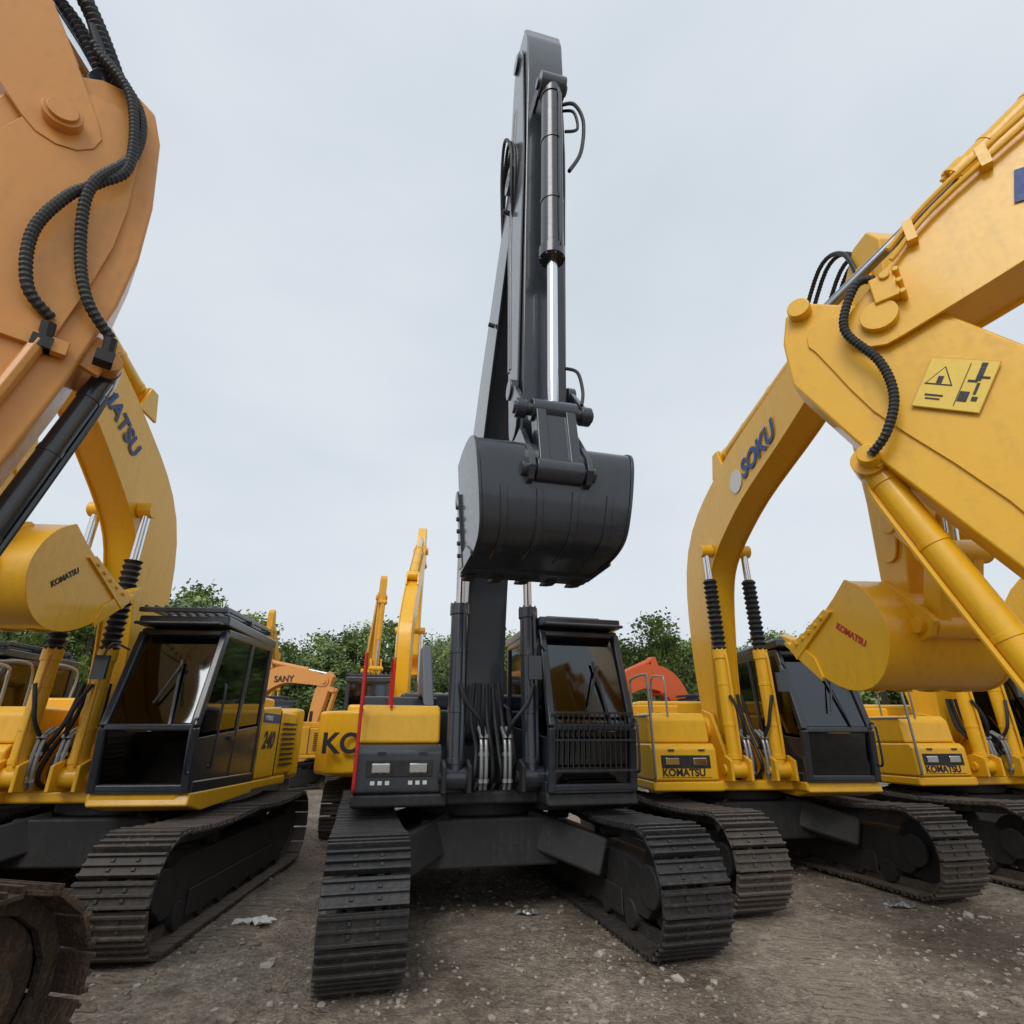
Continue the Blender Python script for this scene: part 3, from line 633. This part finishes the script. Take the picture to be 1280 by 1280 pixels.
B4,b4=excavator((6.4,20.5,0),-20,-62,dict(kb,body=RED,boom_mat=RED,rail=RED,deck=RED,skirt=RED,**lowb))
B5,b5=excavator((-8.3,15.5,0),-10,20,dict(kb,body=YEL2,boom_mat=YEL2,**lowb))
B7,b7=excavator((11.5,12.5,0),10,5,kr)
B8,b8=excavator((-9.2,9.5,0),8,4,dict(kb))
B9,b9=excavator((-13.5,33,0),20,10,dict(kb,body=YEL2,boom_mat=YEL2))
B10,b10=excavator((-9.2,21,0),-30,-40,dict(kb,body=YEL2,boom_mat=YEL2,**lowb))

# ------------------------------------------------------------------ ground
def gz(x,y): return noise.noise(Vector((x*.45,y*.45,0)))*.05+noise.noise(Vector((x*1.7,y*1.7,3)))*.022+noise.noise(Vector((x*4.5,y*4.5,9)))*.014
def ground():
    def axis(hi):
        a=[0.0]; st=.1; x=0
        while x<hi: st=min(st*1.035 if x>9 else .1,40); x+=st; a.append(x)
        return [-t for t in a[:0:-1]]+a
    xs=axis(900); ys=axis(900); nx,ny=len(xs),len(ys)
    vs=[]
    for y in ys:
        for x in xs:
            d=math.hypot(x,y); a=min(1,max(0,(60-d)/40))
            vs.append((x,y,(gz(x,y)*a if a>0 else 0)-.02))
    fs=[(j*nx+i,j*nx+i+1,(j+1)*nx+i+1,(j+1)*nx+i) for j in range(ny-1) for i in range(nx-1)]
    me=bpy.data.meshes.new('ground'); me.from_pydata(vs,[],fs)
    for p in me.polygons:p.use_smooth=True
    o=bpy.data.objects.new('ground',me); COL.objects.link(o)
    m,nt,b=newmat('gravel_dirt'); L=nt.links.new
    tc=N(nt,'ShaderNodeTexCoord')
    def nz(s,d=8,r=.6):
        n=N(nt,'ShaderNodeTexNoise'); n.inputs['Scale'].default_value=s; n.inputs['Detail'].default_value=d; n.inputs['Roughness'].default_value=r; L(tc.outputs['Object'],n.inputs['Vector']); return n
    a=nz(.6); c=nz(7,8,.7); v=N(nt,'ShaderNodeTexVoronoi'); v.inputs['Scale'].default_value=42; L(tc.outputs['Object'],v.inputs['Vector'])
    r1=N(nt,'ShaderNodeValToRGB'); e=r1.color_ramp.elements
    e[0].position=.36;e[0].color=(.165,.132,.102,1); e[1].position=.60;e[1].color=(.43,.37,.305,1)
    L(a.outputs[0],r1.inputs[0])
    r2=N(nt,'ShaderNodeValToRGB'); e=r2.color_ramp.elements; e[0].position=.35;e[0].color=(.6,.57,.54,1); e[1].position=.68;e[1].color=(1.22,1.2,1.17,1)
    L(c.outputs[0],r2.inputs[0])
    mx=N(nt,'ShaderNodeMix',data_type='RGBA',blend_type='MULTIPLY'); mx.inputs[0].default_value=1; L(r1.outputs[0],mx.inputs[6]); L(r2.outputs[0],mx.inputs[7])
    hv=N(nt,'ShaderNodeSeparateColor'); L(v.outputs['Color'],hv.inputs[0])
    r3=N(nt,'ShaderNodeValToRGB'); e=r3.color_ramp.elements; e[0].position=.0;e[0].color=(.62,.6,.58,1); e[1].position=1;e[1].color=(1.5,1.48,1.45,1); L(hv.outputs[0],r3.inputs[0])
    m2=N(nt,'ShaderNodeMix',data_type='RGBA',blend_type='MULTIPLY'); m2.inputs[0].default_value=.65; L(mx.outputs[2],m2.inputs[6]); L(r3.outputs[0],m2.inputs[7])
    L(m2.outputs[2],b.inputs['Base Color'])
    rr=N(nt,'ShaderNodeMapRange'); rr.inputs[1].default_value=.36; rr.inputs[2].default_value=.5; rr.inputs[3].default_value=.45; rr.inputs[4].default_value=.95; L(a.outputs[0],rr.inputs[0]); L(rr.outputs[0],b.inputs['Roughness'])
    b1=N(nt,'ShaderNodeBump'); b1.inputs['Strength'].default_value=.8; b1.inputs['Distance'].default_value=.022; L(v.outputs['Distance'],b1.inputs['Height']); b1.invert=True
    b2=N(nt,'ShaderNodeBump'); b2.inputs['Strength'].default_value=.9; b2.inputs['Distance'].default_value=.07; L(c.outputs[0],b2.inputs['Height']); L(b1.outputs[0],b2.inputs['Normal'])
    L(b2.outputs[0],b.inputs['Normal'])
    me.materials.append(m)
ground()
def gravel():
    bm=bmesh.new(); bmesh.ops.create_icosphere(bm,subdivisions=1,radius=1); bv=np.array([v.co[:] for v in bm.verts]); bf=[[v.index for v in f.verts] for f in bm.faces]; bm.free()
    vs=[];fs=[];mi=[]
    for i in range(17000):
        y=random.random()**1.4*14+1.2; x=random.uniform(-1.15,1.15)*(y+.8)
        if noise.noise(Vector((x*.7,y*.7,5)))<random.uniform(-.5,.35): continue
        r=random.choice([.008,.011,.014,.018,.024])*random.uniform(.7,1.4)
        if random.random()<.012: r=random.uniform(.03,.055)
        sc=np.array([random.uniform(.8,1.4),random.uniform(.7,1.1),random.uniform(.4,.75)])*r
        a=random.uniform(0,6.28); c,s=math.cos(a),math.sin(a)
        p=bv*(1+np.random.uniform(-.25,.25,(len(bv),1)))*sc
        z=gz(x,y)-.02
        q=np.stack([p[:,0]*c-p[:,1]*s+x,p[:,0]*s+p[:,1]*c+y,p[:,2]+z+r*.15],1)
        o=len(vs); vs+=q.tolist(); fs+=[[k+o for k in f] for f in bf]; mi+=[random.randrange(3)]*len(bf)
    me=bpy.data.meshes.new('gravel'); me.from_pydata(vs,[],fs)
    for n,c in(('stone_a',(.32,.275,.23)),('stone_b',(.20,.165,.13)),('stone_c',(.43,.39,.34))): me.materials.append(paint(n,c,.9,bump=.3,dirt_amt=.3,dust=0))
    me.polygons.foreach_set('material_index',mi)
    o=bpy.data.objects.new('gravel',me); COL.objects.link(o)
gravel()
m=MB()
def imprint(x0,y0,dx,dy,n,w):
    d=Vector((dx,dy,0)).normalized(); a=Vector((-d.y,d.x,0))
    for i in range(n):
        if random.random()<.12: continue
        c=Vector((x0,y0,0))+d*(.19*i/2)+a*random.uniform(-.02,.02); wl=w*random.uniform(.7,1.0); k=7; pts=[]
        for j in range(k+1):
            p=c+a*(wl*(j/k-.5)); pts.append((p.x+random.uniform(-.006,.006),p.y+random.uniform(-.006,.006),gz(p.x,p.y)-.022+random.uniform(-.006,.005)))
        m.tube(pts,.016,n=6,sub=2)
imprint(-2.55,5.35,-.03,1,34,.5); imprint(-2.9,4.3,.0,1,9,.6); imprint(2.2,4.4,.22,.97,20,.5)
m.obj('soil_ridges',None,SOIL)
def scrap(x,y,s,mat):
    vs=[];n=9
    for j in range(n):
        for i in range(n):
            vs.append((x+(i/(n-1)-.5)*s*(1+.3*math.sin(j*1.3)),y+(j/(n-1)-.5)*s*.6*(1+.2*math.cos(i)),gz(x,y)-.01+abs(noise.noise(Vector((i*.6,j*.6,x))))*.07))
    fs=[(j*n+i,j*n+i+1,(j+1)*n+i+1,(j+1)*n+i) for j in range(n-1) for i in range(n-1) if not (i in(0,8) and j%3==0)]
    me=bpy.data.meshes.new('plastic_scrap'); me.from_pydata(vs,[],fs); me.materials.append(mat)
    o=bpy.data.objects.new('plastic_scrap',me); COL.objects.link(o)
scrap(-2.45,6.3,.3,WHT); scrap(.15,6.6,.2,GREY); scrap(4.1,6.9,.25,GREY)

# ------------------------------------------------------------------ trees
def leafmat(name,c):
    m,nt,b=newmat(name); L=nt.links.new
    g=N(nt,'ShaderNodeNewGeometry'); oi=N(nt,'ShaderNodeTexNoise'); oi.inputs['Scale'].default_value=.9; L(g.outputs['Position'],oi.inputs['Vector'])
    r=N(nt,'ShaderNodeValToRGB'); e=r.color_ramp.elements; e[0].position=.35;e[0].color=(c[0]*.7,c[1]*.75,c[2]*.7,1); e[1].position=.68; e[1].color=(c[0]*1.6,c[1]*1.4,c[2]*1.3,1)
    L(oi.outputs[0],r.inputs[0]); L(r.outputs[0],b.inputs['Base Color']); b.inputs['Roughness'].default_value=.6
    return m
LM=[leafmat('leaf_a',(.14,.215,.065)),leafmat('leaf_b',(.19,.27,.085)),leafmat('leaf_c',(.09,.155,.06))]
def tree_mesh(seed,h):
    rnd=random.Random(seed); mb=MB()
    mb.tube([(0,0,-.1),(rnd.uniform(-.2,.2),rnd.uniform(-.2,.2),h*.35),(rnd.uniform(-.3,.3),rnd.uniform(-.3,.3),h*.75)],.12,n=8)
    cl=[]
    for i in range(42):
        a=rnd.uniform(0,6.28); zz=rnd.uniform(.10,.97); rr=h*.34*math.sin(min(1,(1.06-zz)/.6)*math.pi/2)*rnd.uniform(.3,1.05)
        c=Vector((math.cos(a)*rr,math.sin(a)*rr,zz*h)); cl.append((c,rnd.uniform(.45,1.0)*h/8))
        if i%3==0: mb.tube([(0,0,max(.2,zz-.25)*h),(c.x*.5,c.y*.5,(zz-.08)*h),tuple(c)],.03,n=5,sub=3)
    nb=len(mb.f); lv=[];lf=[];lm=[]
    for c,r in cl:
        base=rnd.choice([0,0,1,1,2])
        for k in range(190):
            d=Vector((rnd.gauss(0,1),rnd.gauss(0,1),rnd.gauss(0,.8))); d=d.normalized()*r*rnd.random()**.4*rnd.uniform(.8,1.2)
            p=c+d; a=Vector((rnd.gauss(0,1),rnd.gauss(0,1),rnd.gauss(0,1))).normalized(); b=a.orthogonal().normalized(); s=rnd.uniform(.06,.14)*h/8
            o=len(lv); lv+=[p-a*s,p+b*s*.6,p+a*s*1.1,p-b*s*.6]; lf.append((o,o+1,o+2,o+3)); lm.append(1+(base if rnd.random()<.8 else rnd.randrange(3)))
    mb.add(lv,lf)
    me=bpy.data.meshes.new('tree_mesh'); me.from_pydata(mb.v,[],mb.f); me.materials.append(BARK)
    for x in LM: me.materials.append(x)
    me.polygons.foreach_set('material_index',[0]*nb+lm); return me
tms=[tree_mesh(i,8) for i in range(4)]
tl=empty('distant_tree_line')
rnd=random.Random(3)
for i in range(140):
    az=rad(-60+120*((i*0.618034)%1)+rnd.uniform(-.3,.3)); D=rnd.uniform(36,50)
    big=.5+.5*noise.noise(Vector((math.degrees(az)*.11,2.3,0)))*2
    sc=rnd.uniform(.8,1.05)+.28*big
    if az>0: sc*=.86
    o=bpy.data.objects.new('tree',rnd.choice(tms)); COL.objects.link(o); o.parent=tl
    o.location=(math.sin(az)*D,math.cos(az)*D,0); o.rotation_euler=(0,0,rnd.uniform(0,6.28)); o.scale=(sc*1.1,sc*1.1,sc)

# ------------------------------------------------------------------ sky, sun, camera
w=bpy.data.worlds.new("World"); scene.world=w; w.use_nodes=True; nt=w.node_tree; L=nt.links.new
bg=nt.nodes['Background']; bg.inputs['Strength'].default_value=.1
sky=N(nt,'ShaderNodeTexSky'); sky.sky_type='NISHITA'; sky.sun_disc=False; sky.sun_elevation=rad(42); sky.sun_rotation=rad(200); sky.dust_density=4
tc=N(nt,'ShaderNodeTexCoord'); mp=N(nt,'ShaderNodeMapping'); mp.inputs['Scale'].default_value=(1,1,2.2); L(tc.outputs['Generated'],mp.inputs[0])
cn=N(nt,'ShaderNodeTexNoise'); cn.inputs['Scale'].default_value=1.6; cn.inputs['Detail'].default_value=5; L(mp.outputs[0],cn.inputs[0])
cr_=N(nt,'ShaderNodeValToRGB'); e=cr_.color_ramp.elements; e[0].position=.3;e[0].color=(6.5,7.25,7.9,1); e[1].position=.7; e[1].color=(7.9,8.45,9.0,1)
L(cn.outputs[0],cr_.inputs[0])
mx=N(nt,'ShaderNodeMix',data_type='RGBA'); mx.inputs[0].default_value=.93; L(sky.outputs[0],mx.inputs[6]); L(cr_.outputs[0],mx.inputs[7]); L(mx.outputs[2],bg.inputs[0])
sl=bpy.data.lights.new('sun','SUN'); sl.energy=1.5; sl.angle=rad(30); sl.color=(1,.97,.93)
so=bpy.data.objects.new('sun',sl); COL.objects.link(so)
d=Vector((math.sin(rad(200))*math.cos(rad(42)),math.cos(rad(200))*math.cos(rad(42)),math.sin(rad(42))))
so.rotation_euler=d.to_track_quat('Z','Y').to_euler(); so.location=d*30
cd=bpy.data.cameras.new('camera'); cam=bpy.data.objects.new('camera',cd); COL.objects.link(cam)
cd.sensor_width=36; cd.lens=36*680/1280; cd.clip_end=3000; cd.clip_start=.05
cam.location=(0,0,1.6); cam.rotation_euler=(rad(90+22.74),0,0); scene.camera=cam
scene.view_settings.view_transform='Standard'; scene.view_settings.look='None'; scene.view_settings.exposure=0
